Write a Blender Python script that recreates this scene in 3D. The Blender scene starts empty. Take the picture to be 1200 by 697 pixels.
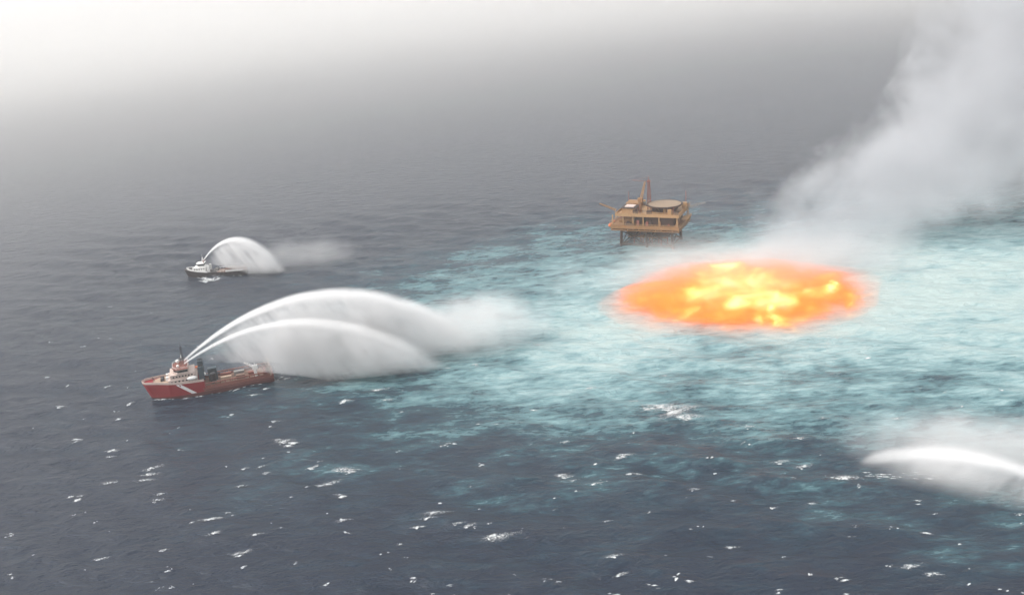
import bpy, bmesh, math, random
import numpy as np
from mathutils import Vector, Matrix
sc = bpy.context.scene
C = sc.collection
R = math.radians
random.seed(4)

# ------------------------------------------------------------------ camera, sky, sun, exposure
CAM_H = 220.0
cam = bpy.data.cameras.new('camera')
cam.angle = R(55); cam.clip_start = 1; cam.clip_end = 200000
cam_o = bpy.data.objects.new('camera', cam); C.objects.link(cam_o)
P, RO = R(19), R(4.5)
f = Vector((0, math.cos(P), -math.sin(P))); u0 = Vector((0, math.sin(P), math.cos(P))); r0 = Vector((1, 0, 0))
rt = r0*math.cos(RO) - u0*math.sin(RO); up = u0*math.cos(RO) + r0*math.sin(RO)
m = Matrix((rt, up, -f)).transposed().to_4x4(); m.translation = (0, 0, CAM_H)
cam_o.matrix_world = m
sc.camera = cam_o

SUN_EL, SUN_AZ = 45, -100            # azimuth from +Y, negative = to the left
world = bpy.data.worlds.new('World'); sc.world = world; world.use_nodes = True
wn = world.node_tree.nodes; wl = world.node_tree.links
bg = wn['Background']
sky = wn.new('ShaderNodeTexSky'); sky.sky_type = 'NISHITA'; sky.sun_disc = False
sky.sun_elevation = R(SUN_EL); sky.sun_rotation = R(SUN_AZ); sky.dust_density = 4; sky.air_density = 1.2
hs = wn.new('ShaderNodeHueSaturation'); hs.inputs['Saturation'].default_value = 0.25
mixw = wn.new('ShaderNodeMix'); mixw.data_type = 'RGBA'; mixw.inputs['Factor'].default_value = 0.7
mixw.inputs['B'].default_value = (6.15, 6.25, 6.4, 1)   # the even grey-white of the cloud cover
wl.new(sky.outputs[0], hs.inputs['Color']); wl.new(hs.outputs[0], mixw.inputs['A'])
wl.new(mixw.outputs['Result'], bg.inputs['Color']); bg.inputs['Strength'].default_value = 0.125
sun = bpy.data.lights.new('sun', 'SUN'); sun.energy = 2.4; sun.angle = R(25); sun.color = (1, .95, .9)
sun_o = bpy.data.objects.new('sun', sun); C.objects.link(sun_o)
sd = Vector((math.sin(R(SUN_AZ))*math.cos(R(SUN_EL)), math.cos(R(SUN_AZ))*math.cos(R(SUN_EL)), math.sin(R(SUN_EL))))
sun_o.rotation_euler = sd.to_track_quat('Z', 'Y').to_euler()
sc.view_settings.view_transform = 'Standard'; sc.view_settings.look = 'None'
sc.view_settings.gamma = 1; sc.view_settings.exposure = 0.6
cy = sc.cycles
cy.volume_bounces = 5; cy.max_bounces = 10; cy.diffuse_bounces = 2; cy.glossy_bounces = 2
cy.use_denoising = True; cy.sample_clamp_indirect = 4; cy.volume_max_steps = 256
cy.use_adaptive_sampling = True; cy.adaptive_threshold = 0.04
try: cy.denoiser = 'OPENIMAGEDENOISE'
except Exception: pass

# ------------------------------------------------------------------ node maths helper
class E:
    """a node-tree expression: E + 2, E * E, E.smooth(a, b) ..."""
    def __init__(s, nt, sock): s.nt, s.s = nt, sock
    def _m(s, op, *a):
        n = s.nt.nodes.new('ShaderNodeMath'); n.operation = op
        for i, v in enumerate((s,) + a):
            if isinstance(v, E): s.nt.links.new(v.s, n.inputs[i])
            else: n.inputs[i].default_value = v
        return E(s.nt, n.outputs[0])
    def __add__(s, o): return s._m('ADD', o)
    __radd__ = __add__
    def __sub__(s, o): return s._m('SUBTRACT', o)
    def __rsub__(s, o): return (s*-1)._m('ADD', o)
    def __mul__(s, o): return s._m('MULTIPLY', o)
    __rmul__ = __mul__
    def __truediv__(s, o): return s._m('DIVIDE', o)
    def pow(s, k): return s._m('POWER', k)
    def sqrt(s): return s._m('SQRT')
    def exp(s): return s._m('EXPONENT')
    def abs(s): return s._m('ABSOLUTE')
    def min(s, o): return s._m('MINIMUM', o)
    def max(s, o): return s._m('MAXIMUM', o)
    def smooth(s, a, b, c=0., d=1.):
        n = s.nt.nodes.new('ShaderNodeMapRange'); n.interpolation_type = 'SMOOTHSTEP'
        s.nt.links.new(s.s, n.inputs['Value'])
        if a > b: a, b, c, d = b, a, d, c
        for k, v in zip(('From Min', 'From Max', 'To Min', 'To Max'), (a, b, c, d)): n.inputs[k].default_value = v
        return E(s.nt, n.outputs['Result'])
def vec(nt, x, y, z):
    n = nt.nodes.new('ShaderNodeCombineXYZ')
    for i, v in enumerate((x, y, z)):
        if isinstance(v, E): nt.links.new(v.s, n.inputs[i])
        else: n.inputs[i].default_value = v
    return E(nt, n.outputs[0])
def noise(nt, v, scale, detail=4, rough=.55, dist=0., typ=None):
    n = nt.nodes.new('ShaderNodeTexNoise'); n.inputs['Scale'].default_value = scale
    n.inputs['Detail'].default_value = detail; n.inputs['Roughness'].default_value = rough
    n.inputs['Distortion'].default_value = dist
    nt.links.new(v.s, n.inputs['Vector'])
    return E(nt, n.outputs['Fac'])
def ramp(nt, v, stops):
    n = nt.nodes.new('ShaderNodeValToRGB'); nt.links.new(v.s, n.inputs[0])
    e = n.color_ramp.elements
    while len(e) < len(stops): e.new(.5)
    for el, (p, c) in zip(e, stops): el.position = p; el.color = (*c, 1)
    return E(nt, n.outputs[0])
def curve(nt, v, pts):
    n = nt.nodes.new('ShaderNodeFloatCurve'); nt.links.new(v.s, n.inputs['Value'])
    c = n.mapping.curves[0]; c.points[0].location = pts[0]; c.points[1].location = pts[-1]
    for p in pts[1:-1]: c.points.new(*p)
    n.mapping.update()
    return E(nt, n.outputs[0])
def xyz(nt, kind='Object'):
    t = nt.nodes.new('ShaderNodeTexCoord'); s = nt.nodes.new('ShaderNodeSeparateXYZ')
    nt.links.new(t.outputs[kind], s.inputs[0])
    return [E(nt, s.outputs[i]) for i in range(3)]
def new_mat(name):
    mt = bpy.data.materials.new(name); mt.use_nodes = True
    return mt, mt.node_tree, mt.node_tree.nodes['Principled BSDF']
def vol_mat(name, step):
    mt, nt, b = new_mat(name); nt.nodes.remove(b)
    v = nt.nodes.new('ShaderNodeVolumePrincipled')
    nt.links.new(v.outputs[0], nt.nodes['Material Output'].inputs['Volume'])
    mt.cycles.volume_step_rate = step
    return mt, nt, v
def paint(name, col, rough=.5, dirt=.35, dcol=None, scale=.35, metallic=0.):
    """weathered marine paint: rust and grime in streaks that run down the plates"""
    mt, nt, b = new_mat(name)
    x, y, z = xyz(nt)
    n1 = noise(nt, vec(nt, x*3, y*3, z*.7), scale, 6, .65)
    n2 = noise(nt, vec(nt, x, y, z), scale*.6, 3)
    fac = (n1*.7 + n2*.5).smooth(.55, .85, 0, dirt)
    d = dcol or tuple(c*.35 + k for c, k in zip(col, (.05, .03, .02)))
    mx = nt.nodes.new('ShaderNodeMix'); mx.data_type = 'RGBA'
    mx.inputs['A'].default_value = (*col, 1); mx.inputs['B'].default_value = (*d, 1)
    nt.links.new(fac.s, mx.inputs['Factor']); nt.links.new(mx.outputs['Result'], b.inputs['Base Color'])
    b.inputs['Roughness'].default_value = rough; b.inputs['Metallic'].default_value = metallic
    return mt

# ------------------------------------------------------------------ waves
rng = np.random.default_rng(7)
_W = []
for k in range(56):
    L = 5.5*(40/5.5)**rng.random(); th = R(255) + rng.normal(0, .5)
    _W.append((2*math.pi/L*math.cos(th), 2*math.pi/L*math.sin(th), .0072*L**.93*rng.uniform(.5, 1.3), rng.uniform(0, 6.28), L))
def wave_h(x, y, cell=0.):
    h = np.zeros(np.broadcast(x, y).shape)
    gust = .8 + .3*np.sin(x*.013 + 2*np.sin(y*.007)) * np.cos(y*.017 + 1.3*np.sin(x*.005))
    for kx, ky, a, p, L in _W:
        w = np.clip((L/np.maximum(cell, .1) - 2.5)/2.5, 0, 1)
        s = np.sin(kx*x + ky*y + p)
        h = h + a*w*(s + .35*(s*s - .5))
    return h*gust

def grid_axis(lo, hi, step, far_lo, far_hi, grow=1.09):
    a = list(np.arange(lo, hi + step/2, step))
    s = step
    while a[-1] < far_hi: s *= grow; a.append(a[-1] + s)
    s = step
    while a[0] > far_lo: s *= grow; a.insert(0, a[0] - s)
    return np.array(a)
xs = grid_axis(-340, 480, 1.7, -60000, 60000); ys = grid_axis(255, 860, 1.6, -8000, 140000)
X, Y = np.meshgrid(xs, ys)
cellx = np.gradient(xs)[None, :]; celly = np.gradient(ys)[:, None]
Z = wave_h(X, Y, np.maximum(cellx, celly)*np.ones_like(X))
nx, ny = len(xs), len(ys)
me = bpy.data.meshes.new('sea')
me.vertices.add(nx*ny); me.vertices.foreach_set('co', np.stack([X, Y, Z], -1).ravel())
i = (np.arange(ny-1)[:, None]*nx + np.arange(nx-1)[None, :])
q = np.stack([i, i+1, i+nx+1, i+nx], -1).reshape(-1, 4)
me.loops.add(q.size); me.loops.foreach_set('vertex_index', q.ravel().astype(np.int32))
me.polygons.add(len(q)); me.polygons.foreach_set('loop_start', np.arange(0, q.size, 4).astype(np.int32))
me.polygons.foreach_set('use_smooth', np.ones(len(q), bool))
me.update(); me.validate()
sea = bpy.data.objects.new('sea', me); C.objects.link(sea); sea['kind'] = 'structure'; sea['label'] = 'choppy dark grey open sea with pale teal churned water round the fire'

mt, nt, b = new_mat('sea_water')
x, y, z = xyz(nt)
# aerated, churned water: where the gas and the monitors have stirred bubbles into the sea
big = noise(nt, vec(nt, x*.8, y*1.1, 0), .009, 4, .6, .6)
mid = noise(nt, vec(nt, x*.6, y*1.2, 3), .035, 5, .62, .2)
fin = noise(nt, vec(nt, x*.38, y*1.0, 9), .13, 5, .62, .2)
chop = noise(nt, vec(nt, x*.4, y*1.1, z), .36, 3, .6, .1)
d1 = (((x - 245)/335)*((x - 245)/335) + ((y - 592)/208)*((y - 592)/208)).sqrt()
d2 = (((x - 55)/175)*((x - 55)/175) + ((y - 560)/152)*((y - 560)/152)).sqrt() + .12
d = d1.min(d2)
field = 1.1 - d + (big - .5)*.9 + (mid - .5)*1.0 + (fin - .5)*.95 + (chop - .5)*.75  # fin and chop paint dark wavelet shading into the water colour
col = ramp(nt, field.smooth(-.55, 1.05), [(0, (.008, .016, .032)), (.2, (.014, .033, .052)), (.38, (.032, .078, .098)), (.55, (.09, .18, .20)), (.72, (.18, .30, .32)), (.88, (.29, .41, .42)), (1, (.38, .475, .465))])
# small crests breaking white
wc1 = noise(nt, vec(nt, x*.45, y*1.0, 0), .33, 4, .6, .4)
wc2 = noise(nt, vec(nt, x, y, 5), .022, 2)
foam = (wc1 + (wc2-.5)*.3).smooth(.735, .79)
mx = nt.nodes.new('ShaderNodeMix'); mx.data_type = 'RGBA'
nt.links.new((foam*.45).s, mx.inputs['Factor']); nt.links.new(col.s, mx.inputs['A']); mx.inputs['B'].default_value = (.62, .66, .66, 1)
nt.links.new(mx.outputs['Result'], b.inputs['Base Color'])
nt.links.new(field.smooth(-.1, .8, .22, .5).s, b.inputs['Roughness'])
b.inputs['IOR'].default_value = 1.333
b1 = noise(nt, vec(nt, x*.5, y*1.1, z), .55, 5, .6, .4)
b2 = noise(nt, vec(nt, x*.55, y*1.1, z), .13, 4, .55, .5)
bh = b1*.8 + b2*2.6
bp = nt.nodes.new('ShaderNodeBump'); bp.inputs['Strength'].default_value = 1; bp.inputs['Distance'].default_value = 1
nt.links.new(bh.s, bp.inputs['Height']); nt.links.new(bp.outputs[0], b.inputs['Normal'])
me.materials.append(mt)

# ------------------------------------------------------------------ haze
def link_bm(name, bm, mat, parent=None, smooth=False):
    me = bpy.data.meshes.new(name); bmesh.ops.recalc_face_normals(bm, faces=bm.faces)
    bm.to_mesh(me); bm.free(); me.materials.append(mat)
    if smooth: me.polygons.foreach_set('use_smooth', np.ones(len(me.polygons), bool))
    o = bpy.data.objects.new(name, me); C.objects.link(o)
    if parent is not None: o.parent = parent
    return o
bm = bmesh.new(); bmesh.ops.create_cube(bm, size=1)
for v in bm.verts: v.co = (v.co.x*150000, 66000 + v.co.y*160000, 172 + v.co.z*350)
hm, nt, v = vol_mat('haze_air', 1)
v.inputs['Color'].default_value = (.985, .97, .955, 1); v.inputs['Density'].default_value = 1.5e-4
v.inputs['Anisotropy'].default_value = .35
hz = link_bm('haze', bm, hm); hz['kind'] = 'stuff'; hz['label'] = 'pale sea mist whitening the water towards the horizon'

# low fog bank lying on the sea far out to the left
bm = bmesh.new()
FD, FN = Vector((.61, .79, 0)), Vector((-.79, .61, 0)); F0 = Vector((-1024, 2074, 0))
cr_ = [F0 + FD*a + FN*b_ for a, b_ in ((-9000, -1850), (15000, -1850), (24000, 14000), (-9000, 14000))]
lo_ = [bm.verts.new((p.x, p.y, 2)) for p in cr_]; hi_ = [bm.verts.new((p.x, p.y, 120)) for p in cr_]
for k in range(4): bm.faces.new((lo_[k], lo_[(k+1) % 4], hi_[(k+1) % 4], hi_[k]))
bm.faces.new(lo_[::-1]); bm.faces.new(hi_)
fgm, nt, v = vol_mat('fog', .03)
x, y, z = xyz(nt)
sg = (x - F0.x)*FN.x + (y - F0.y)*FN.y
nz = noise(nt, vec(nt, x, y, z*3), .0011, 2, .5)
dens = ((sg + (nz-.5)*500).smooth(-650, 900)*.0030 + (sg + (nz-.5)*300).smooth(-1750, -150)*.0010 + (y + (nz-.5)*900).smooth(1200, 4200)*.0013)*z.smooth(40, 118, 1, 0)
nt.links.new(dens.s, v.inputs['Density']); v.inputs['Color'].default_value = (.905, .898, .88, 1)
fg = link_bm('fog_bank', bm, fgm); fg['kind'] = 'stuff'; fg['label'] = 'white fog bank lying on the far sea at upper left'

# ------------------------------------------------------------------ smoke plume
PZ = 320.
cxp = [(0, 212), (.06, 275), (.13, 355), (.22, 430), (.35, 485), (.53, 535), (.8, 590), (1, 625)]
cyp = [(0, 676), (.06, 708), (.13, 745), (.22, 770), (.35, 790), (.53, 805), (.8, 820), (1, 830)]
crp = [(0, 72), (.06, 98), (.13, 138), (.22, 150), (.35, 168), (.53, 178), (.8, 190), (1, 198)]
bm = bmesh.new(); rings = []
for k in range(34):
    t = k/33; cx = np.interp(t, *zip(*cxp)); cyy = np.interp(t, *zip(*cyp)); r = np.interp(t, *zip(*crp))
    ring = []
    for j in range(28):
        a = j/28*2*math.pi
        rr = r*(1.06 + .07*math.sin(3*a + 7*t) + .05*math.sin(5*a - 13*t + 1) + .04*math.sin(9*a + 22*t))
        ring.append(bm.verts.new((cx + rr*math.cos(a), cyy + rr*.62*math.sin(a), t*PZ + 1.2)))
    rings.append(ring)
for a, b_ in zip(rings, rings[1:]):
    for j in range(28): bm.faces.new((a[j], a[(j+1) % 28], b_[(j+1) % 28], b_[j]))
bm.faces.new(rings[0][::-1]); bm.faces.new(rings[-1])
sm, nt, v = vol_mat('smoke', .3)
x, y, z = xyz(nt)
t = z/PZ
def cv(pts, s): return curve(nt, t, [(p, q/s) for p, q in pts])*s
cx, cyy, cr = cv(cxp, 600), cv(cyp, 900), cv(crp, 200)
ex = (x - cx)/cr; ey = (y - cyy)/(cr*.62)
dd = (ex*ex + ey*ey).sqrt()
n1 = noise(nt, vec(nt, x, y, z*1.1), .013, 5, .6, .5)
n2 = noise(nt, vec(nt, x, y, z), .04, 3, .6)
fld = 1.08 - dd + (n1 - .47)*1.9 + (n2-.5)*.8
low = t.smooth(.0, .2, 1.25, 1.)
right = ((x - 330)/150)*(t.smooth(.05, .4, 1, 0))      # the lee side is thin near the water
dens = fld.smooth(.0, .9)*low*(right.smooth(0, 1.2, 1, .5))*.034
nt.links.new(dens.s, v.inputs['Density'])
v.inputs['Color'].default_value = (.82, .83, .85, 1); v.inputs['Anisotropy'].default_value = .2
pl = link_bm('smoke_plume', bm, sm); pl['kind'] = 'stuff'; pl['label'] = 'billowing pale grey smoke drifting up to the right from the sea fire'

# low steam drifting round the fire
bm = bmesh.new(); rings = []
for k, (s, zz) in enumerate([(1, 1.1), (1.04, 6), (.98, 14), (.8, 22), (.5, 27)]):
    rings.append([bm.verts.new((165 + s*(158 + 9*math.sin(3*a+k))*math.cos(a), 640 + s*(92 + 6*math.sin(4*a))*math.sin(a), zz)) for a in [j/36*2*math.pi for j in range(36)]])
for a, b_ in zip(rings, rings[1:]):
    for j in range(36): bm.faces.new((a[j], a[(j+1) % 36], b_[(j+1) % 36], b_[j]))
bm.faces.new(rings[0][::-1]); bm.faces.new(rings[-1])
stm, nt, v = vol_mat('steam', .12)
x, y, z = xyz(nt)
ex = (x-165)/158; ey = (y-640)/92; dd = (ex*ex + ey*ey).sqrt()
n1 = noise(nt, vec(nt, x, y, z), .022, 4, .6, .4)
dens = (1.0 - dd + (n1-.55)*1.4).smooth(0, .7)*(z.smooth(4, 26, 1, 0))*.017*(y.smooth(560, 680, .35, 1.3))
nt.links.new(dens.s, v.inputs['Density']); v.inputs['Color'].default_value = (.97, .96, .95, 1)
st = link_bm('steam', bm, stm); st['kind'] = 'stuff'; st['label'] = 'thin pale steam hanging low over the water round the fire'

# ------------------------------------------------------------------ the fire on the sea
FC = (149, 602); FR = (72, 59)
bm = bmesh.new(); rings = []
for k, (s, zz) in enumerate([(1.24, .9), (1.28, 2.5), (1.2, 4.5), (1.05, 7), (.8, 9), (.5, 10.5), (.2, 11)]):
    ring = []
    for j in range(48):
        a = j/48*2*math.pi
        w = 1 + .05*math.sin(4*a + 1) + .03*math.sin(7*a + k*.3)
        ring.append(bm.verts.new((s*w*FR[0]*math.cos(a), s*w*FR[1]*math.sin(a), zz + (random.uniform(-.8, .8) if k > 2 else 0))))
    rings.append(ring)
for a, b_ in zip(rings, rings[1:]):
    for j in range(48): bm.faces.new((a[j], a[(j+1) % 48], b_[(j+1) % 48], b_[j]))
bm.faces.new(rings[0][::-1]); bm.faces.new(rings[-1])
fm, nt, v = vol_mat('flames', .25)
x, y, z = xyz(nt)
ex = x/FR[0]; ey = y/FR[1]; rr = (ex*ex + ey*ey).sqrt()
n1 = noise(nt, vec(nt, x, y, z*1.6), .028, 4, .6, .8)
n2 = noise(nt, vec(nt, x*.6, y*1.25, z*.8 + 20), .055, 5, .6, .9)
edge = 1.0 - rr + (n1 - .5)*.75 + (n2-.5)*.7
top = (z/9.5) - (n1-.5)*1.4 - (n2-.5)*.8
body = edge.smooth(-.08, .34)*(top.smooth(.15, 1.0, 1, 0))
halo = edge.smooth(-.55, .3)*.08
nt.links.new((body*.22 + halo*.35).s, v.inputs['Density'])
heat = (n2*2.5 + n1*.8 - .3 + edge.smooth(.0, .9)*.5 - z*.02 - ey*.12)
colr = ramp(nt, heat.smooth(1.2, 2.2), [(0, (1, .19, .022)), (.3, (1, .22, .03)), (.45, (1, .30, .045)), (.56, (1, .46, .09)), (.72, (1, .62, .18)), (1, (1, .74, .42))])
nt.links.new(colr.s, v.inputs['Emission Color'])
nt.links.new(((body*.22 + halo*.35)*heat.smooth(1.0, 1.9, 1.1, 1.6)).s, v.inputs['Emission Strength'])
v.inputs['Color'].default_value = (.05, .02, .01, 1)
fire = link_bm('sea_fire', bm, fm); fire.location = (FC[0], FC[1], 0); fire.rotation_euler.z = R(6)
fire['kind'] = 'stuff'; fire['label'] = 'round boiling patch of orange and yellow flames burning on the sea surface'

# ------------------------------------------------------------------ whitecaps
def hgt(px, py): return float(wave_h(np.array(px), np.array(py), 1.7))
def ragged(bm, cx, cy, size, ang, stretch, rnd, k_=None):
    """one torn fleck of foam lying on the waves; 'rim' runs from 1 in its middle to 0 at its edge"""
    n = 12; ca, sa = math.cos(ang), math.sin(ang); lay = bm.verts.layers.float.get('rim') or bm.verts.layers.float.new('rim')
    k_ = k_ or rnd.uniform(.55, 1.0)
    c = bm.verts.new((cx, cy, hgt(cx, cy) + .2 + .1*size)); c[lay] = k_
    prev = None
    for fr, val in ((.5, .62), (1.0, 0.)):
        ring = []
        for j in range(n):
            a = j/n*2*math.pi; r = 1.6*size*fr*rnd.uniform(.6, 1.15)
            lx, ly = r*stretch*math.cos(a), r*math.sin(a)/stretch
            px, py = cx + lx*ca - ly*sa, cy + lx*sa + ly*ca
            w_ = bm.verts.new((px, py, hgt(px, py) + (.2 if fr < .9 else .12))); w_[lay] = val*k_; ring.append(w_)
        for j in range(n):
            if prev is None: bm.faces.new((ring[j], ring[(j+1) % n], c))
            else: bm.faces.new((ring[j], ring[(j+1) % n], prev[(j+1) % n], prev[j]))
        prev = ring
def crest(px, py, rad):
    best = max(((hgt(px + dx_*rad, py + dy_*rad), px + dx_*rad, py + dy_*rad) for dx_ in (-1, -.5, 0, .5, 1) for dy_ in (-1, -.5, 0, .5, 1)))
    return best[1], best[2]
fo, nt, b = new_mat('foam')
x, y, z = xyz(nt)
fn = noise(nt, vec(nt, x*.8, y, z), 1.3, 5, .7)
colr = ramp(nt, fn, [(.3, (.5, .55, .57)), (.6, (.78, .8, .8))])
nt.links.new(colr.s, b.inputs['Base Color']); b.inputs['Roughness'].default_value = .9
at = nt.nodes.new('ShaderNodeAttribute'); at.attribute_name = 'rim'
al = (E(nt, at.outputs['Fac']) + (fn-.5)*1.7).smooth(.1, 1.05)
nt.links.new(al.s, b.inputs['Alpha'])
bm = bmesh.new(); rnd = random.Random(11)
from math import tan
def pix(px, py):                                     # where a feature of the sea lies, in metres
    d = f*(600/math.tan(R(27.5))) + rt*(px-600) + up*(348.5-py)
    t = -CAM_H/d.z
    return d.x*t, d.y*t
MAIN = [(398,553,2.3),(408,554,1.3),(383,565,1.8),(374,568,1.3),(508,604,1.7),(500,610,1.1),(488,618,1.0),(580,632,2.0),(574,630,1.1),
 (176,549,1.4),(172,556,1.5),(168,563,1.5),(125,567,1.5),(130,530,1.2),(127,535,1.0),(186,580,.9),(184,588,.8),(242,611,1.7),(250,609,1.1),(248,626,1.2),(298,629,1.0),(400,611,1.1),
 (278,648,1.6),(116,655,1.1),(190,644,.8),(330,517,1.8),(325,515,1.0),(295,463,1.5),(443,457,2.0),(452,469,1.3),(402,471,1.4),(70,478,1.2),
 (150,473,1.0),(125,454,.9),(536,618,1.0),(547,620,1.0),(790,485,4.2),(782,480,3.2),(800,490,2.8),(772,476,2.4),(730,535,1.5),(726,537,1.2),(656,556,1.5),(662,558,1.1),(670,563,.8),(697,568,.9),(812,575,.8),
 (990,562,2.1),(986,562,1.6),(939,546,1.5),(912,541,1.6),(936,517,1.1),(1048,491,1.2),(875,502,1.3),(760,475,1.5),(718,655,1.1),(726,672,.9),(855,640,1.1),(1065,666,1.4),(1090,673,.9),(1098,673,.8),
 (320,494,1.0),(285,550,.8),(310,555,.8),(305,547,.7),(365,548,1.1),(280,570,.9),(265,600,.7),(660,520,1.0),(950,590,.8),(1193,603,.8),(905,596,.6),(710,610,.7),(345,395,1.2),(760,480,1.8),(740,470,1.4),(690,455,1.4)]
for px, py, s in MAIN:
    X0, Y0 = pix(px, py)
    ragged(bm, X0 + s*.8, Y0 + s*.5, s*1.7, rnd.gauss(.1, .2), 1.9, rnd, .5)      # the thinning foam it trails
    for k in range(rnd.randint(2, 4)):
        ragged(bm, X0 + rnd.gauss(0, s*.5), Y0 + rnd.gauss(0, s*.55), s*rnd.uniform(.3, .8), rnd.gauss(.15, .35), rnd.uniform(1.1, 1.6), rnd)
for k in range(230):
    px, py = rnd.uniform(-60, 1260), 330 + 400*rnd.random()**.8
    X0, Y0 = crest(*pix(px, py), 3.5); s = .45*math.exp(abs(rnd.gauss(0, .6)))
    for q in range(rnd.randint(1, 3)):
        ragged(bm, X0 + rnd.gauss(0, s), Y0 + rnd.gauss(0, s), s*rnd.uniform(.4, 1), rnd.gauss(.15, .4), rnd.uniform(1.1, 1.8), rnd)
def hull_foam(cx, cy, ang, L, B, n, sz):             # water broken white along a hull and astern
    for k in range(n):
        u = rnd.uniform(-.62, .52); sd_ = rnd.choice((-1, 1)) if u > -.5 else rnd.uniform(-1, 1)
        lx = u*L; ly = sd_*(B*(.52 + .05*rnd.random()) + abs(rnd.gauss(0, .6)))*(1 if u < .25 else max(.1, 1-(u-.25)*3))
        ragged(bm, cx + lx*math.cos(ang) - ly*math.sin(ang), cy + lx*math.sin(ang) + ly*math.cos(ang), sz*rnd.uniform(.4, 1.3), ang + rnd.gauss(0, .2), 1.7, rnd)
hull_foam(-175, 521.5, R(196.8), 68, 15.5, 60, .9)
hull_foam(-232, 751.5, R(181), 47, 10.5, 30, .8)
for k in range(26):
    X0, Y0 = pix(rnd.uniform(234, 256), 328 + rnd.gauss(0, 1.2)); ragged(bm, X0, Y0, rnd.uniform(.8, 2), 0, 1.5, rnd)
for k in range(40):                                  # where the thrown water lands
    X0, Y0 = pix(rnd.uniform(340, 525), 431 + rnd.gauss(0, 2)); ragged(bm, X0, Y0, rnd.uniform(.5, 1.6), .1, 1.9, rnd)
for k in range(30):
    X0, Y0 = pix(rnd.uniform(1010, 1130), rnd.uniform(-3, 3) + 553 + rnd.random()*10); ragged(bm, X0, Y0, rnd.uniform(.4, 1.1), -.2, 1.9, rnd)
wc = link_bm('whitecaps', bm, fo, smooth=False); wc['kind'] = 'stuff'; wc['label'] = 'scattered white flecks of breaking foam on the dark waves'

# ------------------------------------------------------------------ mesh builder
class MB:
    def __init__(s): s.bm = bmesh.new()
    def box(s, x0, x1, y0, y1, z0, z1, bevel=0., taper=0.):
        vs = []
        for z_, tp in ((z0, 0), (z1, taper)):
            for x_, y_ in ((x0+tp, y0+tp), (x1-tp, y0+tp), (x1-tp, y1-tp), (x0+tp, y1-tp)): vs.append(s.bm.verts.new((x_, y_, z_)))
        fs = [(3, 2, 1, 0), (4, 5, 6, 7), (0, 1, 5, 4), (1, 2, 6, 5), (2, 3, 7, 6), (3, 0, 4, 7)]
        F = [s.bm.faces.new([vs[i] for i in q]) for q in fs]
        if bevel: bmesh.ops.bevel(s.bm, geom=list({e for q in F for e in q.edges}), offset=bevel, segments=2, affect='EDGES', profile=.5)
        return s
    def tube(s, a, b, r, r2=None, n=8):
        a, b = Vector(a), Vector(b); r2 = r if r2 is None else r2
        d = (b-a).normalized(); o = d.orthogonal().normalized(); p = d.cross(o)
        R1 = [s.bm.verts.new(a + (o*math.cos(t)+p*math.sin(t))*r) for t in [k/n*2*math.pi for k in range(n)]]
        R2 = [s.bm.verts.new(b + (o*math.cos(t)+p*math.sin(t))*r2) for t in [k/n*2*math.pi for k in range(n)]]
        for k in range(n): s.bm.faces.new((R1[k], R1[(k+1) % n], R2[(k+1) % n], R2[k]))
        s.bm.faces.new(R1[::-1]); s.bm.faces.new(R2); return s
    def prism(s, pts, z0, z1):
        lo = [s.bm.verts.new((x_, y_, z0)) for x_, y_ in pts]; hi = [s.bm.verts.new((x_, y_, z1)) for x_, y_ in pts]
        n = len(pts)
        for k in range(n): s.bm.faces.new((lo[k], lo[(k+1) % n], hi[(k+1) % n], hi[k]))
        s.bm.faces.new(lo[::-1]); s.bm.faces.new(hi); return s
    def ball(s, c, r, sx=1, sy=1, sz=1):
        g = bmesh.ops.create_uvsphere(s.bm, u_segments=14, v_segments=9, radius=r)
        for v_ in g['verts']: v_.co = Vector((v_.co.x*sx, v_.co.y*sy, v_.co.z*sz)) + Vector(c)
        return s
    def rail(s, pts, h=1.1, r=.06, gap=2.2):
        for a, b in zip(pts, pts[1:]):
            a, b = Vector(a), Vector(b); n = max(1, int((b-a).length/gap))
            for k in range(n+1):
                p = a.lerp(b, k/n); s.tube(p, p+Vector((0, 0, h)), r, n=5)
            for hh in (h, h*.55): s.tube(a+Vector((0, 0, hh)), b+Vector((0, 0, hh)), r, n=5)
        return s
    def truss(s, a, b, w, n, r=.12):
        """square lattice column or boom"""
        a, b = Vector(a), Vector(b); d = (b-a).normalized()
        o = d.orthogonal().normalized() if abs(d.z) < .95 else Vector((1, 0, 0)); p = d.cross(o).normalized(); o = p.cross(d)
        cs = []
        for k in range(n+1):
            c = a.lerp(b, k/n); ww = w*(1 - .55*k/n)
            cs.append([c + o*ww*i_ + p*ww*j_ for i_, j_ in ((-.5, -.5), (.5, -.5), (.5, .5), (-.5, .5))])
        for q0, q1 in zip(cs, cs[1:]):
            for k in range(4):
                s.tube(q0[k], q1[k], r, n=5); s.tube(q0[k], q1[(k+1) % 4], r*.7, n=4); s.tube(q1[k], q1[(k+1) % 4], r*.7, n=4)
        return s
    def build(s, name, mat, parent=None, smooth=False): return link_bm(name, s.bm, mat, parent, smooth)
def empty(name, label, cat, loc, rz, group=None):
    o = bpy.data.objects.new(name, None); C.objects.link(o); o.location = loc; o.rotation_euler.z = rz
    o['label'] = label; o['category'] = cat
    if group: o['group'] = group
    return o

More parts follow.
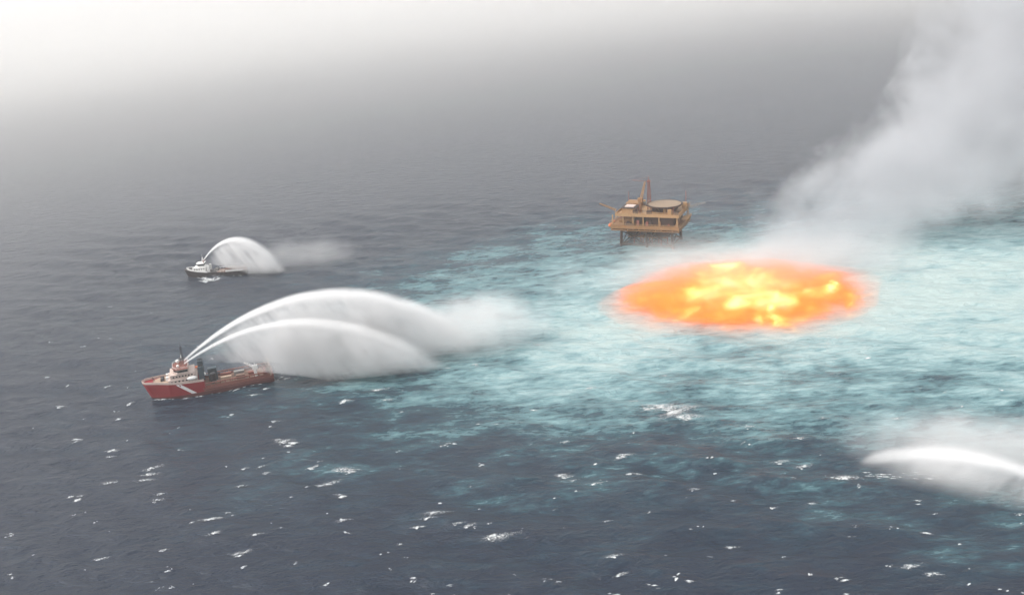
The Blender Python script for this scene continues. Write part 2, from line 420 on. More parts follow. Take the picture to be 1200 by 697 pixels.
M = dict(
 red=paint('red_hull_paint', (.27, .010, .016), .45, .55), maroon=paint('maroon_boot_top', (.10, .018, .018), .6, .3),
 cream=paint('cream_paint', (.56, .45, .40), .5, .35), white=paint('white_paint', (.78, .77, .75), .45, .25),
 deck=paint('brown_deck_paint', (.20, .12, .09), .8, .5, (.10, .08, .06)), tan=paint('tan_paint', (.42, .30, .22), .6, .4),
 rust=paint('rusty_red_paint', (.22, .07, .05), .7, .5), teal=paint('dark_teal_paint', (.035, .06, .075), .5, .3),
 dark=paint('dark_steel', (.035, .035, .04), .5, .3), glass=paint('dark_window_glass', (.02, .025, .03), .12, 0),
 black=paint('black_hull_paint', (.018, .013, .016), .5, .25), ochre=paint('ochre_firelit_paint', (.27, .135, .05), .6, .45),  # platform ochres: the fire's warm light is mixed into the paint colour
 ochre2=paint('pale_ochre_firelit_paint', (.38, .22, .10), .6, .4), brown=paint('brown_wall_paint', (.035, .014, .008), .7, .4),
 grey=paint('grey_steel', (.22, .21, .2), .6, .3), orange=paint('orange_lifeboat_paint', (.65, .16, .04), .4, .1))

def hull_mesh(secs, z_lo=None, z_hi=None):
    """loft: secs = (x, half beam at deck, half beam at waterline, half beam at keel, deck z)"""
    bm = bmesh.new(); rows = []
    for x_, bd, bw, bk, zd in secs:
        prof = [(bk, -2.2), (bw*.97, -.9), (bw, .5), (bw + (bd-bw)*.35, 1.9), (bw + (bd-bw)*.75, 1.9 + (zd-1.9)*.5), (bd, zd)]
        if z_lo is not None: prof = prof[3:]
        if z_hi is not None: prof = prof[:4]
        rows.append([bm.verts.new((x_ + (.35*max(0, z_) if x_ > secs[-3][0] else 0), b_, z_)) for b_, z_ in prof])
        rows[-1] += [bm.verts.new((v_.co.x, -v_.co.y, v_.co.z)) for v_ in reversed(rows[-1])]
    n = len(rows[0])
    for a, c in zip(rows, rows[1:]):
        for k in range(n): bm.faces.new((a[k], a[(k+1) % n], c[(k+1) % n], c[k]))
    bm.faces.new(rows[0]); bm.faces.new(rows[-1][::-1])
    bmesh.ops.remove_doubles(bm, verts=bm.verts, dist=.001)
    return bm

def monitor(parent, x, y, z, ang, mat):
    t = MB(); t.tube((x, y, z), (x, y, z+1.3), .28).ball((x, y, z+1.5), .45)
    d = Vector((math.cos(ang)*.8, math.sin(ang)*.8, .62)).normalized()
    t.tube((x, y, z+1.5), Vector((x, y, z+1.5)) + d*2.6, .22, .14); t.tube((x-.6, y, z+1.2), (x+.6, y, z+1.2), .1)
    return t.build('fire_monitor', mat, parent)

# ------------------------------------------------------------------ red fire-fighting supply vessel
def red_ship():
    root = empty('supply_vessel', 'red hulled supply vessel with white hull stripe spraying the large twin water arcs', 'ship', (-175, 521.5, 0), R(196.8))
    fsec = [(4, 8, 7.6, 5.5, 8.2), (10, 8, 7.6, 5.5, 8.4), (17, 7.9, 7.2, 4.8, 8.9), (23, 7.2, 5.9, 3.4, 9.5), (28, 5.6, 3.9, 1.8, 10.1), (31.5, 3.2, 1.7, .7, 10.6), (33.2, .5, .25, .1, 10.9)]
    asec = [(-34, 7.4, 6.9, 4.5, 4.2), (-31, 7.9, 7.5, 5.2, 4.0), (-15, 8, 7.6, 5.5, 3.9), (4, 8, 7.6, 5.5, 4.0)]
    link_bm('bow_hull', hull_mesh(fsec, z_lo=1), M['red'], root)
    a = link_bm('aft_hull', hull_mesh(asec, z_lo=1), M['rust'], root)
    low = [(x, bw, bw, bk, 1.9) for x, bd, bw, bk, zd in asec[:-1] + fsec]
    bm = bmesh.new(); rows = []
    allsec = asec[:-1] + fsec
    for x_, bd, bw, bk, zd in allsec:
        t = bw + (bd-bw)*.35
        sh = .35 if x_ > 30 else 0
        prof = [(bk, -2.2), (bw*.97, -.9), (bw+.02, .5), (t+.02, 1.905)]
        r_ = [bm.verts.new((x_ + sh*max(0, z_), b_, z_)) for b_, z_ in prof]; r_ += [bm.verts.new((v_.co.x, -v_.co.y, v_.co.z)) for v_ in reversed(r_)]
        rows.append(r_)
    for p, q_ in zip(rows, rows[1:]):
        for k in range(8): bm.faces.new((p[k], p[(k+1) % 8], q_[(k+1) % 8], q_[k]))
    bm.faces.new(rows[0]); bm.faces.new(rows[-1][::-1])
    link_bm('boot_top', bm, M['maroon'], root)
    # slanting white stripe on each bow quarter
    for s in (1, -1):
        bm = bmesh.new(); 
        def side(x_, z_):
            xs_ = [q[0] for q in fsec]
            bd = np.interp(x_, xs_, [q[1] for q in fsec]); bw = np.interp(x_, xs_, [q[2] for q in fsec]); zd = np.interp(x_, xs_, [q[4] for q in fsec])
            zz = [1.9, 1.9+(zd-1.9)*.5, zd]; bb = [bw+(bd-bw)*.35, bw+(bd-bw)*.75, bd]
            return np.interp(z_, zz, bb) + .06
        prev = None
        for k in range(13):
            z_ = 2.1 + k/12*6.7; xc = 10.2 + (z_-2.1)*1.15
            r_ = [(xc-1.3, z_), (xc+1.3, z_)]
            vs = [bm.verts.new((p, s*side(p, q), q)) for p, q in r_] + [bm.verts.new((p, s*(side(p, q)-.12), q)) for p, q in r_[::-1]]
            if prev:
                for j in range(4): bm.faces.new((prev[j], prev[(j+1) % 4], vs[(j+1) % 4], vs[j]))
            else: bm.faces.new(vs)
            prev = vs
        bm.faces.new(prev)
        link_bm('hull_stripe', bm, M['white'], root)
    # cream bulwark round the forecastle
    t = MB()
    for s in (1, -1):
        for p, q_ in zip(fsec, fsec[1:]):
            pa = (p[0]+(.35*p[4] if p[0] > 28 else 0), s*p[1]*.985, p[4]); pb = (q_[0]+(.35*q_[4] if q_[0] > 28 else 0), s*q_[1]*.985, q_[4])
            bmv = [t.bm.verts.new(Vector(v_)+Vector((0, dy, dz))) for v_, dz in ((pa, 0), (pb, 0), (pb, 1.25), (pa, 1.25)) for dy in (.12, -.12)]
            idx = [(0, 2, 4, 6), (1, 7, 5, 3), (0, 1, 3, 2), (4, 5, 7, 6), (0, 6, 7, 1), (2, 3, 5, 4)]
            for f_ in idx: t.bm.faces.new([bmv[i_] for i_ in f_])
    t.build('bulwark', M['cream'], root)
    MB().box(-33, 3.6, -7.0, 7.0, 4.0, 4.12).build('working_deck', M['deck'], root)
    # aft side rails (cargo rails) with stanchions
    for s in (1, -1):
        t = MB(); t.box(-32, 3.5, s*7.55-.3, s*7.55+.3, 6.2, 6.7)
        for k in range(14): t.box(-31.8+k*2.7, -31.3+k*2.7, s*7.55-.25, s*7.55+.25, 3.9, 6.2)
        t.box(-32, 3.5, s*7.85-.06, s*7.85+.06, 4.0, 5.2)
        t.build('cargo_rail', M['rust'], root)
    # superstructure
    sup = MB().box(7, 23, -6.6, 6.6, 8.9, 11.6, .2).box(8, 21.5, -6.1, 6.1, 11.6, 14.2, .2).build('superstructure', M['cream'], root)
    for z_, x0, x1, yy in ((10.3, 8, 22, 6.62), (12.9, 9, 20.5, 6.12)):
        for k in range(7):
            xx = x0 + (x1-x0)*(k+.5)/7
            for s in (1, -1): MB().box(xx-.45, xx+.45, s*yy-.05, s*yy+.05, z_-.4, z_+.4).build('window', M['glass'], sup)
    br = MB().prism([(11, -6.9), (17.5, -6.9), (19.8, -3.5), (19.8, 3.5), (17.5, 6.9), (11, 6.9)], 14.2, 15.2).prism([(11.3, -6.5), (17.2, -6.5), (19.3, -3.3), (19.3, 3.3), (17.2, 6.5), (11.3, 6.5)], 16.5, 16.95).build('wheelhouse', M['cream'], root)
    MB().prism([(11.6, -6.4), (17.1, -6.4), (19.2, -3.2), (19.2, 3.2), (17.1, 6.4), (11.6, 6.4)], 15.2, 16.5).build('window', M['glass'], br)
    MB().prism([(11, -6.9), (17.5, -6.9), (19.8, -3.5), (19.8, 3.5), (17.5, 6.9), (11, 6.9)], 16.95, 17.2).build('roof', M['rust'], br)
    MB().rail([(11.2, -6.6, 17.2), (17.5, -6.6, 17.2), (19.5, -3.3, 17.2), (19.5, 3.3, 17.2), (17.5, 6.6, 17.2), (11.2, 6.6, 17.2), (11.2, -6.6, 17.2)]).build('railing', M['white'], br)
    # mast
    ms = MB().truss((14, 0, 17.2), (13.4, 0, 28), 1.8, 6, .13).tube((13.4, 0, 28), (13.4, 0, 31.5), .12).box(12, 15.4, -1.6, 1.6, 21, 21.2).tube((13.5, -2.2, 25), (13.5, 2.2, 25), .12).build('mast', M['dark'], root)
    MB().box(13.9, 14.3, -1.8, 1.8, 22.3, 22.7, .1).tube((14.1, 0, 21.2), (14.1, 0, 22.3), .25).build('radar', M['white'], ms)
    MB().ball((16.5, -3.6, 18.6), 1.1).tube((16.5, -3.6, 17.1), (16.5, -3.6, 18), .4).build('satellite_dome', M['white'], root)
    MB().ball((16.5, 3.6, 18.3), .85).tube((16.5, 3.6, 17.1), (16.5, 3.6, 18), .3).build('satellite_dome', M['white'], root)
    monitor(root, 12.3, 4.0, 17.2, math.pi, M['rust']); monitor(root, 12.3, -4.0, 17.2, math.pi, M['rust'])
    # funnels and dark tanks behind the house
    for s in (1, -1):
        fn = MB().box(3.2, 6.4, s*5-1.3, s*5+1.3, 8.2, 16.2, .25, .15).build('funnel', M['teal'], root)
        t = MB(); [t.tube((3.9+k*.9, s*5, 16.2), (3.7+k*.9, s*5, 17.6), .28) for k in range(3)]; t.build('exhaust_pipe', M['dark'], fn)
    MB().box(-3.6, 1.4, -4.6, -1.0, 4.12, 11.5, .2).build('deck_tank', M['teal'], root)
    MB().tube((-1, 2.4, 4.1), (-1, 2.4, 9.6), 1.7, n=16).ball((-1, 2.4, 9.6), 1.7, 1, 1, .5).build('deck_tank', M['dark'], root)
    # rescue boat in davits, lifeboat
    lb = MB().ball((10, 7.4, 11.2), 1.3, 2.2, 1, .9).build('lifeboat', M['white'], root)
    for q in (8.2, 11.8): MB().tube((q, 6.6, 9), (q, 7.4, 13.2), .15).build('davit', M['grey'], lb)
    lb = MB().ball((7.5, -7.2, 11.2), 1.3, 2.2, 1, .9).build('lifeboat', M['orange'], root)
    MB().ball((4.5, 1.8, 10.2), 1.5, 1.4, 1, .8).tube((4.5, 1.8, 8.2), (4.5, 1.8, 9.6), .5).build('winch', M['white'], root)
    # foredeck gear
    MB().prism([(22, -5.6), (27.6, -4.6), (31, -2.2), (33.6, 0), (31, 2.2), (27.6, 4.6), (22, 5.6)], 10.2, 10.32).build('foredeck', M['tan'], root)
    t = MB().tube((26, -1.6, 11), (26, 1.6, 11), .8, n=12).box(25, 27, -2.2, -1.7, 10.3, 11.8).box(25, 27, 1.7, 2.2, 10.3, 11.8)
    t.build('anchor_winch', M['dark'], root)
    MB().tube((31, 0, 10.3), (31, 0, 15), .16, .1).tube((30, -1, 10.3), (31, 0, 13), .08).tube((30, 1, 10.3), (31, 0, 13), .08).build('jack_staff', M['dark'], root)
    for y_ in (-2.6, 2.6):
        MB().box(22.4, 24, y_-.7, y_+.7, 10.3, 12.6, .15).build('deck_locker', M['white'], root)
    # cargo on the working deck
    for (x_, y_, lx, ly, hz_, mm) in ((-8, -3, 6, 2.4, 2.6, 'rust'), (-8, 2.5, 6, 2.4, 2.6, 'tan'), (-16, 3, 5, 2.4, 2.3, 'deck'), (-15.5, -2.6, 6, 2.5, 2.6, 'grey'), (-22, 0, 3, 3, 1.8, 'rust')):
        MB().box(x_-lx/2, x_+lx/2, y_-ly/2, y_+ly/2, 4.12, 4.12+hz_, .08).build('deck_container', M[mm], root)
    # white deck crane at the stern
    cr = MB().tube((-24.5, 4, 4.1), (-24.5, 4, 8.4), .9, .8, 12).box(-26, -23, 2.9, 5.1, 8.4, 10.8, .2).build('deck_crane', M['white'], root)
    MB().truss((-24, 4, 10), (-19, 1.5, 12.4), 1.1, 5, .12).tube((-24.5, 4, 10.8), (-24.5, 4, 12.2), .2).build('crane_boom', M['white'], cr)
    MB().box(-26.6, -25.9, 3.1, 4.4, 8.6, 10.2, .05).build('crane_cab', M['glass'], cr)
    # stern gantry
    t = MB()
    for s in (1, -1): t.box(-33, -32, s*6.6-.5, s*6.6+.5, 4, 9.4, .1).tube((-31.8, s*6.6, 4.1), (-30, s*6.6, 8.2), .25)
    t.box(-33.1, -31.9, -7.1, 7.1, 9.1, 10.1, .1); t.build('stern_gantry', M['tan'], root)
    MB().tube((-29.8, -4, 4.9), (-29.8, 4, 4.9), .8, n=12).box(-31, -28.6, -5, -4.4, 4.1, 6).box(-31, -28.6, 4.4, 5, 4.1, 6).build('stern_roller', M['rust'], root)
    for sd_ in (1, -1): MB().tube((-33, sd_*7.95, 2.9), (3.8, sd_*8.0, 2.9), .3, n=8).build('rubbing_strake', M['maroon'], root)
    return root
red_ship()

# ------------------------------------------------------------------ small dark tug / crew boat
def dark_boat():
    root = empty('fire_tug', 'small dark hulled workboat with white wheelhouse throwing the short far water arc', 'boat', (-232, 751.5, 0), R(181))
    sec = [(-24, 4.9, 4.5, 3, 3.0), (-20, 5.4, 5.0, 3.6, 2.8), (-4, 5.5, 5.1, 3.8, 2.9), (6, 5.5, 5.0, 3.6, 3.6), (14, 5.2, 4.3, 2.5, 4.7), (19, 3.9, 2.7, 1.2, 5.6), (22, 2.0, 1.1, .4, 6.2), (23.2, .4, .2, .1, 6.5)]
    hl = link_bm('hull', hull_mesh(sec), M['black'], root)
    MB().box(-23.5, 6, -4.6, 4.6, 2.98, 3.1).build('aft_deck', M['deck'], root)
    MB().prism([(8, -5), (14, -4.7), (19, -3.4), (22, -1.5), (23, 0), (22, 1.5), (19, 3.4), (14, 4.7), (8, 5)], 5.3, 5.7).build('foredeck', M['white'], root)
    for s in (1, -1):
        t = MB()
        for p, q_ in zip(sec[3:], sec[4:]):
            pa = Vector((p[0], s*p[1], p[4])); pb = Vector((q_[0], s*q_[1], q_[4]))
            vs = [t.bm.verts.new(v_+Vector((0, dy, dz))) for v_, dz in ((pa, 0), (pb, 0), (pb, 1.3), (pa, 1.3)) for dy in (.1, -.1)]
            for f_ in [(0, 2, 4, 6), (1, 7, 5, 3), (0, 1, 3, 2), (4, 5, 7, 6), (0, 6, 7, 1), (2, 3, 5, 4)]: t.bm.faces.new([vs[i_] for i_ in f_])
        t.build('bulwark', M['white'], root)
    sup = MB().box(7, 17, -4.2, 4.2, 4.3, 7.8, .2).build('deckhouse', M['white'], root)
    for k in range(5):
        for s in (1, -1): MB().box(8.3+k*1.8, 9.1+k*1.8, s*4.2-.05, s*4.2+.05, 6.1, 7).build('window', M['glass'], sup)
    wh = MB().prism([(8.5, -3.4), (13, -3.4), (14.4, -2), (14.4, 2), (13, 3.4), (8.5, 3.4)], 7.8, 9).prism([(8.3, -3.6), (13.1, -3.6), (14.7, -2.1), (14.7, 2.1), (13.1, 3.6), (8.3, 3.6)], 10.4, 10.8).build('wheelhouse', M['white'], root)
    MB().prism([(8.6, -3.3), (12.9, -3.3), (14.3, -1.9), (14.3, 1.9), (12.9, 3.3), (8.6, 3.3)], 9, 10.4).build('window', M['glass'], wh)
    MB().truss((10, 0, 10.8), (9.6, 0, 15), 1.1, 4, .1).tube((9.6, 0, 15), (9.6, 0, 17.5), .08).tube((9.7, -1.4, 13.5), (9.7, 1.4, 13.5), .1).build('mast', M['white'], root)
    MB().box(9.8, 10.2, -1.3, 1.3, 12.2, 12.5).build('radar', M['white'], root)
    monitor(root, 8.9, 1.6, 10.8, math.pi, M['rust'])
    for s in (1, -1): MB().box(4.4, 6.4, s*3.2-.7, s*3.2+.7, 3.1, 8.4, .15, .1).build('funnel', M['white'], root)
    for s in (1, -1):
        t = MB().box(-22, -1, s*5.15-.12, s*5.15+.12, 4.3, 4.55)
        for k in range(9): t.tube((-21.5+k*2.5, s*5.15, 2.9), (-21.5+k*2.5, s*5.15, 4.3), .1)
        t.box(-22, -8, s*5.2-.06, s*5.2+.06, 3, 4.2).build('side_rail', M['white'] , root)
    MB().tube((0, -1.4, 4.2), (0, 1.4, 4.2), 1.1, n=12).box(-1.2, 1.2, -2, -1.5, 3.1, 5.4).box(-1.2, 1.2, 1.5, 2, 3.1, 5.4).build('towing_winch', M['grey'], root)
    MB().box(-12, -7, -2, 2, 3.1, 4.6, .1).build('deck_cargo', M['deck'], root)
    t = MB().tube((-23.4, -3.6, 3), (-23.4, -3.6, 6.6), .2).tube((-23.4, 3.6, 3), (-23.4, 3.6, 6.6), .2).tube((-23.4, -3.7, 6.6), (-23.4, 3.7, 6.6), .22)
    t.build('stern_frame', M['rust'], root)
    for k in range(8): MB().tube((-20+k*3.4, 5.3, 1.9), (-20+k*3.4, 5.75, 1.9), .6, n=12).build('tyre_fender', M['dark'], root)
    MB().tube((20.5, 0, 5.7), (20.5, 0, 10.5), .2, .1).box(19.2, 21.4, -1, 1, 5.7, 7.2, .15).build('bow_post', M['dark'], root)
    return root
dark_boat()

# ------------------------------------------------------------------ offshore platform
def platform():
    root = empty('oil_platform', 'ochre and brown offshore oil platform on dark legs beyond the sea fire', 'oil platform', (113, 745, 0), R(-25))
    HX, HY = 27, 18
    legs = [(sx*20 , sy*12) for sx in (-1, 0, 1) for sy in (-1, 1)]
    for lx, ly in legs:
        MB().tube((lx*1.06, ly*1.08, -6), (lx, ly, 14), 1.15, 1.05, 12).build('leg', M['brown'], root)
    for sy in (-1, 1):
        t = MB()
        for x0, x1 in ((-20, 0), (0, 20)):
            t.tube((x0, sy*12.5, 1.5), (x1, sy*12.2, 12.5), .45).tube((x1, sy*12.5, 1.5), (x0, sy*12.2, 12.5), .45)
            t.tube((x0, sy*12.6, 1.6), (x1, sy*12.6, 1.6), .5).tube((x0, sy*12.1, 12.8), (x1, sy*12.1, 12.8), .45)
        t.build('brace', M['brown'], root)
    for lx in (-20, 0, 20):
        t = MB(); t.tube((lx, -12.5, 2), (lx, 12.2, 12), .4).tube((lx, 12.5, 2), (lx, -12.2, 12), .4).tube((lx, -12.6, 1.6), (lx, 12.6, 1.6), .45); t.build('brace', M['brown'], root)
    for k in range(8):
        MB().tube((-12 + k*3.6, -6 + (k % 2)*6, -6), (-12 + k*3.6, -6 + (k % 2)*6, 14), .55).build('conductor_pipe', M['rust'], root)
    for x0_, x1_, y0_, y1_, z0_ in ((-17, -9, -9, 6, 8.6), (-5, 4, -10.5, 5, 9.4), (7, 17, -9.5, 8, 8.2)):
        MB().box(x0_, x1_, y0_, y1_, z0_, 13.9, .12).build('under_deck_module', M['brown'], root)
    MB().box(-16, 15, -10, 10, 6.6, 7.0).rail([(-16, -10, 7), (15, -10, 7), (15, 10, 7)]).build('boat_landing', M['ochre'], root)
    # lower deck
    t = MB().box(-HX, HX, -HY, HY, 14.0, 14.5).box(-HX, HX, -HY, HY, 17.6, 18.0)
    for k in range(13):
        xx = -HX + .4 + k*(2*HX-.8)/12
        for yy in (-HY+.35, HY-.35): t.box(xx-.3, xx+.3, yy-.3, yy+.3, 14.5, 17.6)
    t.box(-HX-.1, HX+.1, -HY-.12, -HY+.1, 15.6, 18.4).box(HX-.1, HX+.12, -HY, HY, 15.6, 18.4).box(-HX-.12, -HX+.1, -HY, HY, 15.6, 18.4)
    t.build('lower_deck', M['ochre'], root)
    MB().rail([(-HX, -HY, 18.4), (HX, -HY, 18.4), (HX, HY, 18.4)], 1.2, .09, 3).rail([(-HX, -HY, 18.4), (-HX, HY, 18.4)], 1.2, .09, 3).build('railing', M['ochre2'], root)
    for k, xx in enumerate((-25.5, -17, -9, -1, 11.5, 25.5)):
        for yy in (-HY+1.2, HY-1.2): MB().box(xx-.45, xx+.45, yy-.45, yy+.45, 18, 26).build('column', M['ochre2'], root)
    # modules between decks
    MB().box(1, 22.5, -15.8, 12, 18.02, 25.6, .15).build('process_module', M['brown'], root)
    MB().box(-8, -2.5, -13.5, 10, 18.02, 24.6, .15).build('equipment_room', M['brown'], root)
    MB().tube((-21, -13, 20.6), (-12, -13, 20.6), 1.7, n=16).build('pressure_vessel', M['ochre2'], root)
    MB().tube((-22, -8, 22), (-13, -8, 22), 1.6, n=16).build('pressure_vessel', M['rust'], root)
    MB().tube((-12.5, -3, 18), (-12.5, -3, 25.6), 1.6, n=14).build('storage_tank', M['ochre2'], root)
    MB().tube((-22.5, -2, 18), (-22.5, -2, 24.5), 2, n=14).build('storage_tank', M['rust'], root)
    t = MB()
    for k in range(6): t.tube((-24, -15.8, 19+k*.9), (-8.4, -16.2, 19+k*.9 if k % 2 else 18.8+k*.9), .22, n=6)
    for k in range(5): t.tube((-15+k*1.1, -16.4, 18.2), (-15+k*1.1, -16.4, 25.8), .25, n=6)
    t.build('pipework', M['ochre'], root)
    # upper deck, a bit shorter on the left
    t = MB().box(-23, HX, -HY, HY, 26, 26.5).box(-23.1, HX+.1, -HY-.12, -HY+.1, 25.4, 28.0).box(HX-.1, HX+.12, -HY, HY, 25.4, 28.0).box(-23.1, -22.9, -HY, HY, 25.4, 28)
    t.build('upper_deck', M['ochre2'], root)
    MB().rail([(-23, -HY, 28), (HX, -HY, 28), (HX, HY, 28)], 1.2, .09, 3).build('railing', M['ochre2'], root)
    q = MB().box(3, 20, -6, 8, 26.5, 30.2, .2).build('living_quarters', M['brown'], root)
    for k in range(7): MB().box(4+k*2.3, 5+k*2.3, -6.06, -5.9, 28, 29.2).build('window', M['glass'], q)
    hd = MB().prism([(12+14.5*math.cos(a), -2+13.5*math.sin(a)) for a in [k/8*2*math.pi + math.pi/8 for k in range(8)]], 31.6, 32.4).build('helideck', M['brown'], root)
    MB().prism([(12+12.6*math.cos(a), -2+11.6*math.sin(a)) for a in [k/32*2*math.pi for k in range(32)]], 32.41, 32.5).build('landing_pad', paint('pale_pad_paint', (.26, .19, .13), .8, .3), hd)
    for k in range(8):
        a = k/8*2*math.pi + math.pi/8; MB().tube((12+12*math.cos(a), -1+11*math.sin(a), 31.6), (12+7*math.cos(a), -1+6.5*math.sin(a), 28), .3).build('support_strut', M['ochre'], hd)
    MB().box(-19, -8, -13, -3, 26.5, 30.6, .2).build('control_room', M['ochre2'], root)
    MB().box(-19.6, -7.4, -13.6, -2.4, 30.6, 31.1).build('roof_deck', M['brown'], root)
    MB().box(-17, -9.5, -12, -5, 31.1, 31.9, .1).build('roof_unit', M['cream'], root)
    MB().box(-20.5, -10, 2, 13, 26.5, 31, .2).build('generator_house', M['ochre'], root)
    rp = random.Random(3)
    MB().truss((-26, -6, 27), (-38, -10, 33), 1.3, 6, .14).build('flare_boom', M['ochre2'], root)
    MB().tube((-2, 0, 49), (-13, -3, 50.5), .16).tube((-1, 1, 52), (-13, -3, 50.5), .08).build('antenna_arm', M['rust'], root)
    for k in range(10):
        xx = rp.uniform(-25, 25); hh = rp.uniform(1.5, 4.5); w_ = rp.uniform(.6, 1.5)
        MB().box(xx-w_, xx+w_, -17.4, -16.2, 18.4, 18.4+hh, .05).build('deck_cabinet', M[rp.choice(('ochre', 'rust', 'grey', 'brown'))], root)
    for k in range(22):
        xx, yy = rp.uniform(-21, 25), rp.choice((rp.uniform(-16.5, -9), rp.uniform(9, 16))); w_ = rp.uniform(.7, 2); h_ = rp.uniform(1, 3)
        MB().box(xx-w_, xx+w_, yy-w_*.6, yy+w_*.6, 26.5, 28+h_, .08).build('equipment_skid', M[rp.choice(('ochre', 'rust', 'grey', 'brown', 'ochre2', 'brown'))], root)
    for xx, yy, hh in ((-22, 15, 9), (24.5, 15, 11), (-4, -15, 7), (22, -14, 5)):
        MB().tube((xx, yy, 26.5), (xx, yy, 28+hh), .35, .25).build('vent_pipe', M['rust'], root)
    # lattice mast and crane
    MB().truss((-1, 1, 26.5), (-1, 1, 50), 2.6, 9, .2).tube((-1, 1, 50), (-1, 1, 53), .2).box(-2.2, .2, -.2, 2.2, 48.5, 49.5, .1).build('lattice_mast', M['rust'], root)
    cr = MB().tube((-6, -6, 26.5), (-6, -6, 34), 1.2, 1.1, 12).box(-8, -4.2, -7.6, -4.4, 34, 37.4, .2).build('pedestal_crane', M['ochre'], root)
    MB().truss((-5.6, -6, 36), (-2.5, -4, 49.5), 1.7, 8, .18).build('crane_boom', M['ochre2'], cr)
    # outriggers: lifeboats left and right, flare/vent boom
    for (xx, yy, zz) in ((-29, -12, 16.6), (-29, -3, 16.6)):
        lb = MB().ball((xx, yy, zz), 1.6, 1, 2.2, .95).build('lifeboat', M['orange'], root)
        for q in (yy-2, yy+2): MB().tube((-27, q, 20), (xx, q, 20), .22).tube((xx, q, 20), (xx, q, 17.5), .08).build('davit', M['ochre2'], lb)
    MB().box(27.1, 31.5, -9, 4, 22, 22.5).rail([(27.1, -9, 22.5), (31.5, -9, 22.5), (31.5, 4, 22.5), (27.1, 4, 22.5)], 1.2, .1).tube((27, -8, 18), (31.2, -8, 22), .25).tube((27, 3, 18), (31.2, 3, 22), .25).build('side_platform', M['ochre2'], root)
    MB().truss((27, 10, 27), (40, 14, 30), 1.6, 7, .16).build('vent_boom', M['grey'], root)
    st_ = MB()
    for k in range(14): st_.box(24.2, 25.8, -17.2+k*.9, -16.6+k*.9, 18.4+k*.55, 18.55+k*.55)
    st_.tube((24, -17.4, 18.4), (24, -4.8, 26), .15).tube((26, -17.4, 18.4), (26, -4.8, 26), .15).build('stairway', M['ochre2'], root)
    return root
platform()

# ------------------------------------------------------------------ water jets from the fire monitors
def jet(name, label, p0, end, zp, wid, dens_core, dens_veil, core_w, seed, veil_from=.02, mist=0., extra=1.12, grow=4.5, vh=1.0):
    """a thrown arc of water with the veil of falling spray beneath it; local x runs along the throw"""
    x0, y0, z0 = p0; L = math.hypot(end[0]-x0, end[1]-y0); ang = math.atan2(end[1]-y0, end[0]-x0)
    h = zp - z0; A = 2*h*(1 + math.sqrt(1 + z0/h)); a = A/L; b_ = a*a/(4*h)
    zt = lambda q: z0 + a*q - b_*q*q
    bm = bmesh.new(); rings = []; N = 30; LL = L*extra
    for k in range(N+1):
        q = LL*k/N; s = k/N
        cw = core_w*(.4 + 1.6*s + grow*s*s); top = max(zt(min(q, L*.985)), 1.5) + cw*1.7 + .3 + mist*s
        wv = (.8 + wid*min(1, s*1.7)**.8)*1.35
        bot = max(1.0, z0*(1 - s/.5)**.7 - 2.0) if s < .5 else 1.0
        hb = top - bot
        prof = []
        for c_, s_ in [(math.cos(t), math.sin(t)) for t in [j/14*2*math.pi for j in range(14)]]:
            prof.append(bm.verts.new((q, math.copysign(abs(c_)**.7, c_)*wv, bot + hb*(.5 + .5*math.copysign(abs(s_)**.6, s_)))))
        rings.append(prof)
    for p_, q_ in zip(rings, rings[1:]):
        for k in range(14): bm.faces.new((p_[k], p_[(k+1) % 14], q_[(k+1) % 14], q_[k]))
    bm.faces.new(rings[0]); bm.faces.new(rings[-1][::-1])
    mt, nt, v = vol_mat(name+'_water', .09)
    x, y, z = xyz(nt)
    s = x/LL
    wob = noise(nt, vec(nt, x*.6, y, z + seed), .09, 4, .6)
    zc = x*x*(-b_) + x*a + z0
    dz = z - zc + (wob-.5)*core_w*(s*6.0 + .2)
    cw = (s*s*grow + s*1.6 + .4)*core_w
    core = ((dz/cw)*(dz/cw)*-1.0).exp()
    wv = (s*1.7).min(1.0).pow(.8)*wid + .8
    lat = ((y/wv)*(y/wv)*-1.6).exp()
    latc = ((y/(wv*.55))*(y/(wv*.55))*-1.6).exp()
    # veil: streaks that fall and trail
    st1 = noise(nt, vec(nt, x*1.0 + z*.55, y, z*.2 + seed*3), .19, 5, .7, .2)
    st2 = noise(nt, vec(nt, x, y, z + seed), .03, 3, .5)
    strand = noise(nt, vec(nt, x*.1, y, dz + seed*7), .42, 4, .7)
    clot = noise(nt, vec(nt, x, y, z), .22, 4, .7)
    core = core*(strand*.75 + clot*.6 - .1 + (1.0 - s)*.3).smooth(.25, .85, .25, 1.45)
    under = (dz*-1.0).smooth(-cw_c(core_w) - 1.0, core_w*1.5 + 4.0)
    veil = under*(st1*1.3 + st2*1.1 - .55).smooth(.3, .95, .1, 1.7)*s.smooth(veil_from, veil_from+.25)
    depthfall = (z/(zc.max(3.0))).smooth(0, 1.0, .8, 1.2)
    endf = (s + (st2-.5)*.25 + (wob-.5)*.15).smooth(.62, .98, 1, 0)*s.smooth(.9, 1.0, 1, 0)
    thin = s.smooth(.15, .95, 1, .3)
    dens = (core*latc*thin*dens_core*(s.smooth(.0, .35, 2.6, 1.0)) + veil*lat*depthfall*z.smooth(0, 9, .3, 1)*dens_veil)*endf
    nt.links.new(dens.max(0.0).s, v.inputs['Density'])
    v.inputs['Color'].default_value = (1, 1, 1, 1); v.inputs['Anisotropy'].default_value = .0
    o = link_bm(name, bm, mt); o.location = (x0, y0, 0); o.rotation_euler.z = ang
    o['label'] = label; o['category'] = 'water jet'; o['group'] = 'water jets thrown by the fire boats'
    return o
def cw_c(c): return c*.6
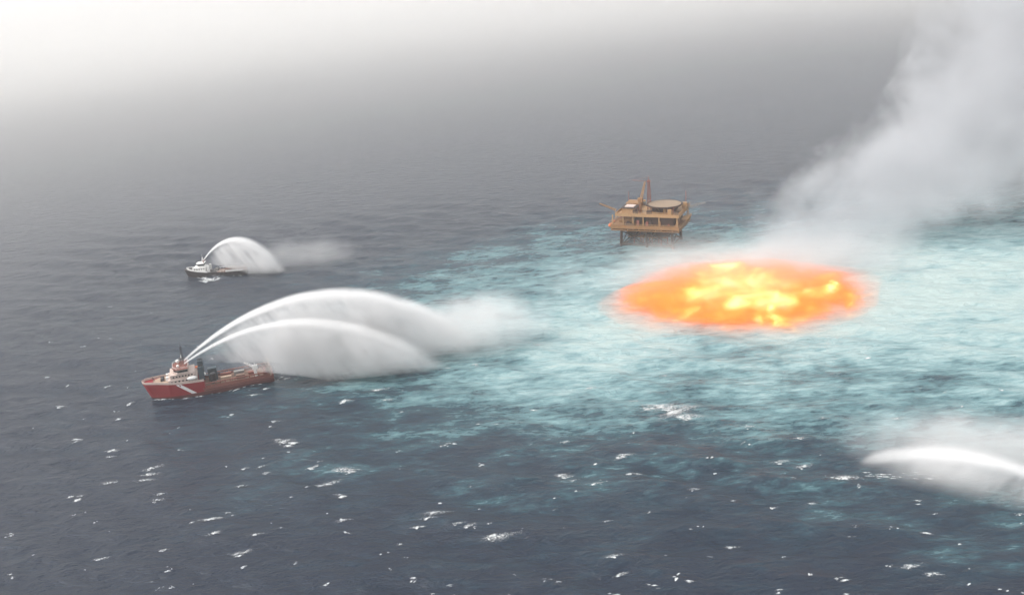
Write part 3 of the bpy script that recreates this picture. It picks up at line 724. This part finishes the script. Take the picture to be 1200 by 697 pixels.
jet('water_jet', 'larger and higher white water arc thrown from the red vessel towards the fire', (-186.5, 515.5, 20.5), (-22, 553), 46.5, 12, .45, .21, 1.3, 1, extra=1.22)
jet('water_jet', 'inner lower white water arc thrown from the red vessel, falling nearer the camera', (-185.5, 512, 20.0), (-46, 524), 37, 9, .45, .19, 1.0, 5, veil_from=.12, extra=1.2)
jet('water_jet', 'short white water arc thrown over the stern of the dark workboat', (-241, 751, 12.5), (-178, 742), 28, 9, .6, .16, 1.0, 9, extra=1.3)
jet('water_jet', 'white water arc shot in from the right edge near the camera', (221, 308, 6.5), (149, 383), 16.5, 14, .8, .06, .38, 14, extra=1.25, grow=2.0)

# drifting spray mist
def mist(name, label, loc, size, rz, dens, seed):
    bm = bmesh.new(); g = bmesh.ops.create_icosphere(bm, subdivisions=3, radius=1)
    rn = random.Random(seed)
    for v_ in bm.verts:
        k = 1 + .08*math.sin(5*v_.co.x+seed) + .06*math.sin(7*v_.co.y+3*v_.co.z)
        v_.co = Vector((v_.co.x*size[0]*k, v_.co.y*size[1]*k, max(v_.co.z*size[2]*k, -loc[2] + .9)))
    mt, nt, v = vol_mat(name+'_air', .15)
    x, y, z = xyz(nt)
    ex, ey, ez = x/size[0], y/size[1], z/size[2]
    dd = (ex*ex + ey*ey + ez*ez).sqrt()
    n1 = noise(nt, vec(nt, x, y, z + seed*10), .035, 4, .6, .3)
    d_ = (1.0 - dd + (n1-.55)*1.0).smooth(0, .8)*dens
    nt.links.new(d_.s, v.inputs['Density']); v.inputs['Color'].default_value = (.98, .975, .97, 1)
    o = link_bm(name, bm, mt); o.location = loc; o.rotation_euler.z = rz; o['kind'] = 'stuff'; o['label'] = label
mist('spray_mist', 'fine white spray drifting off the end of the large water arcs', (-24, 552, 15), (56, 32, 25), R(18), .05, 2)
mist('spray_mist', 'faint spray trailing away from the dark workboat', (-160, 757, 9), (60, 24, 18), R(8), .02, 4)
mist('spray_mist', 'pinkish grey spray mist hanging over the water arc at the right edge', (198, 368, 9), (74, 34, 17), R(-24), .045, 6)
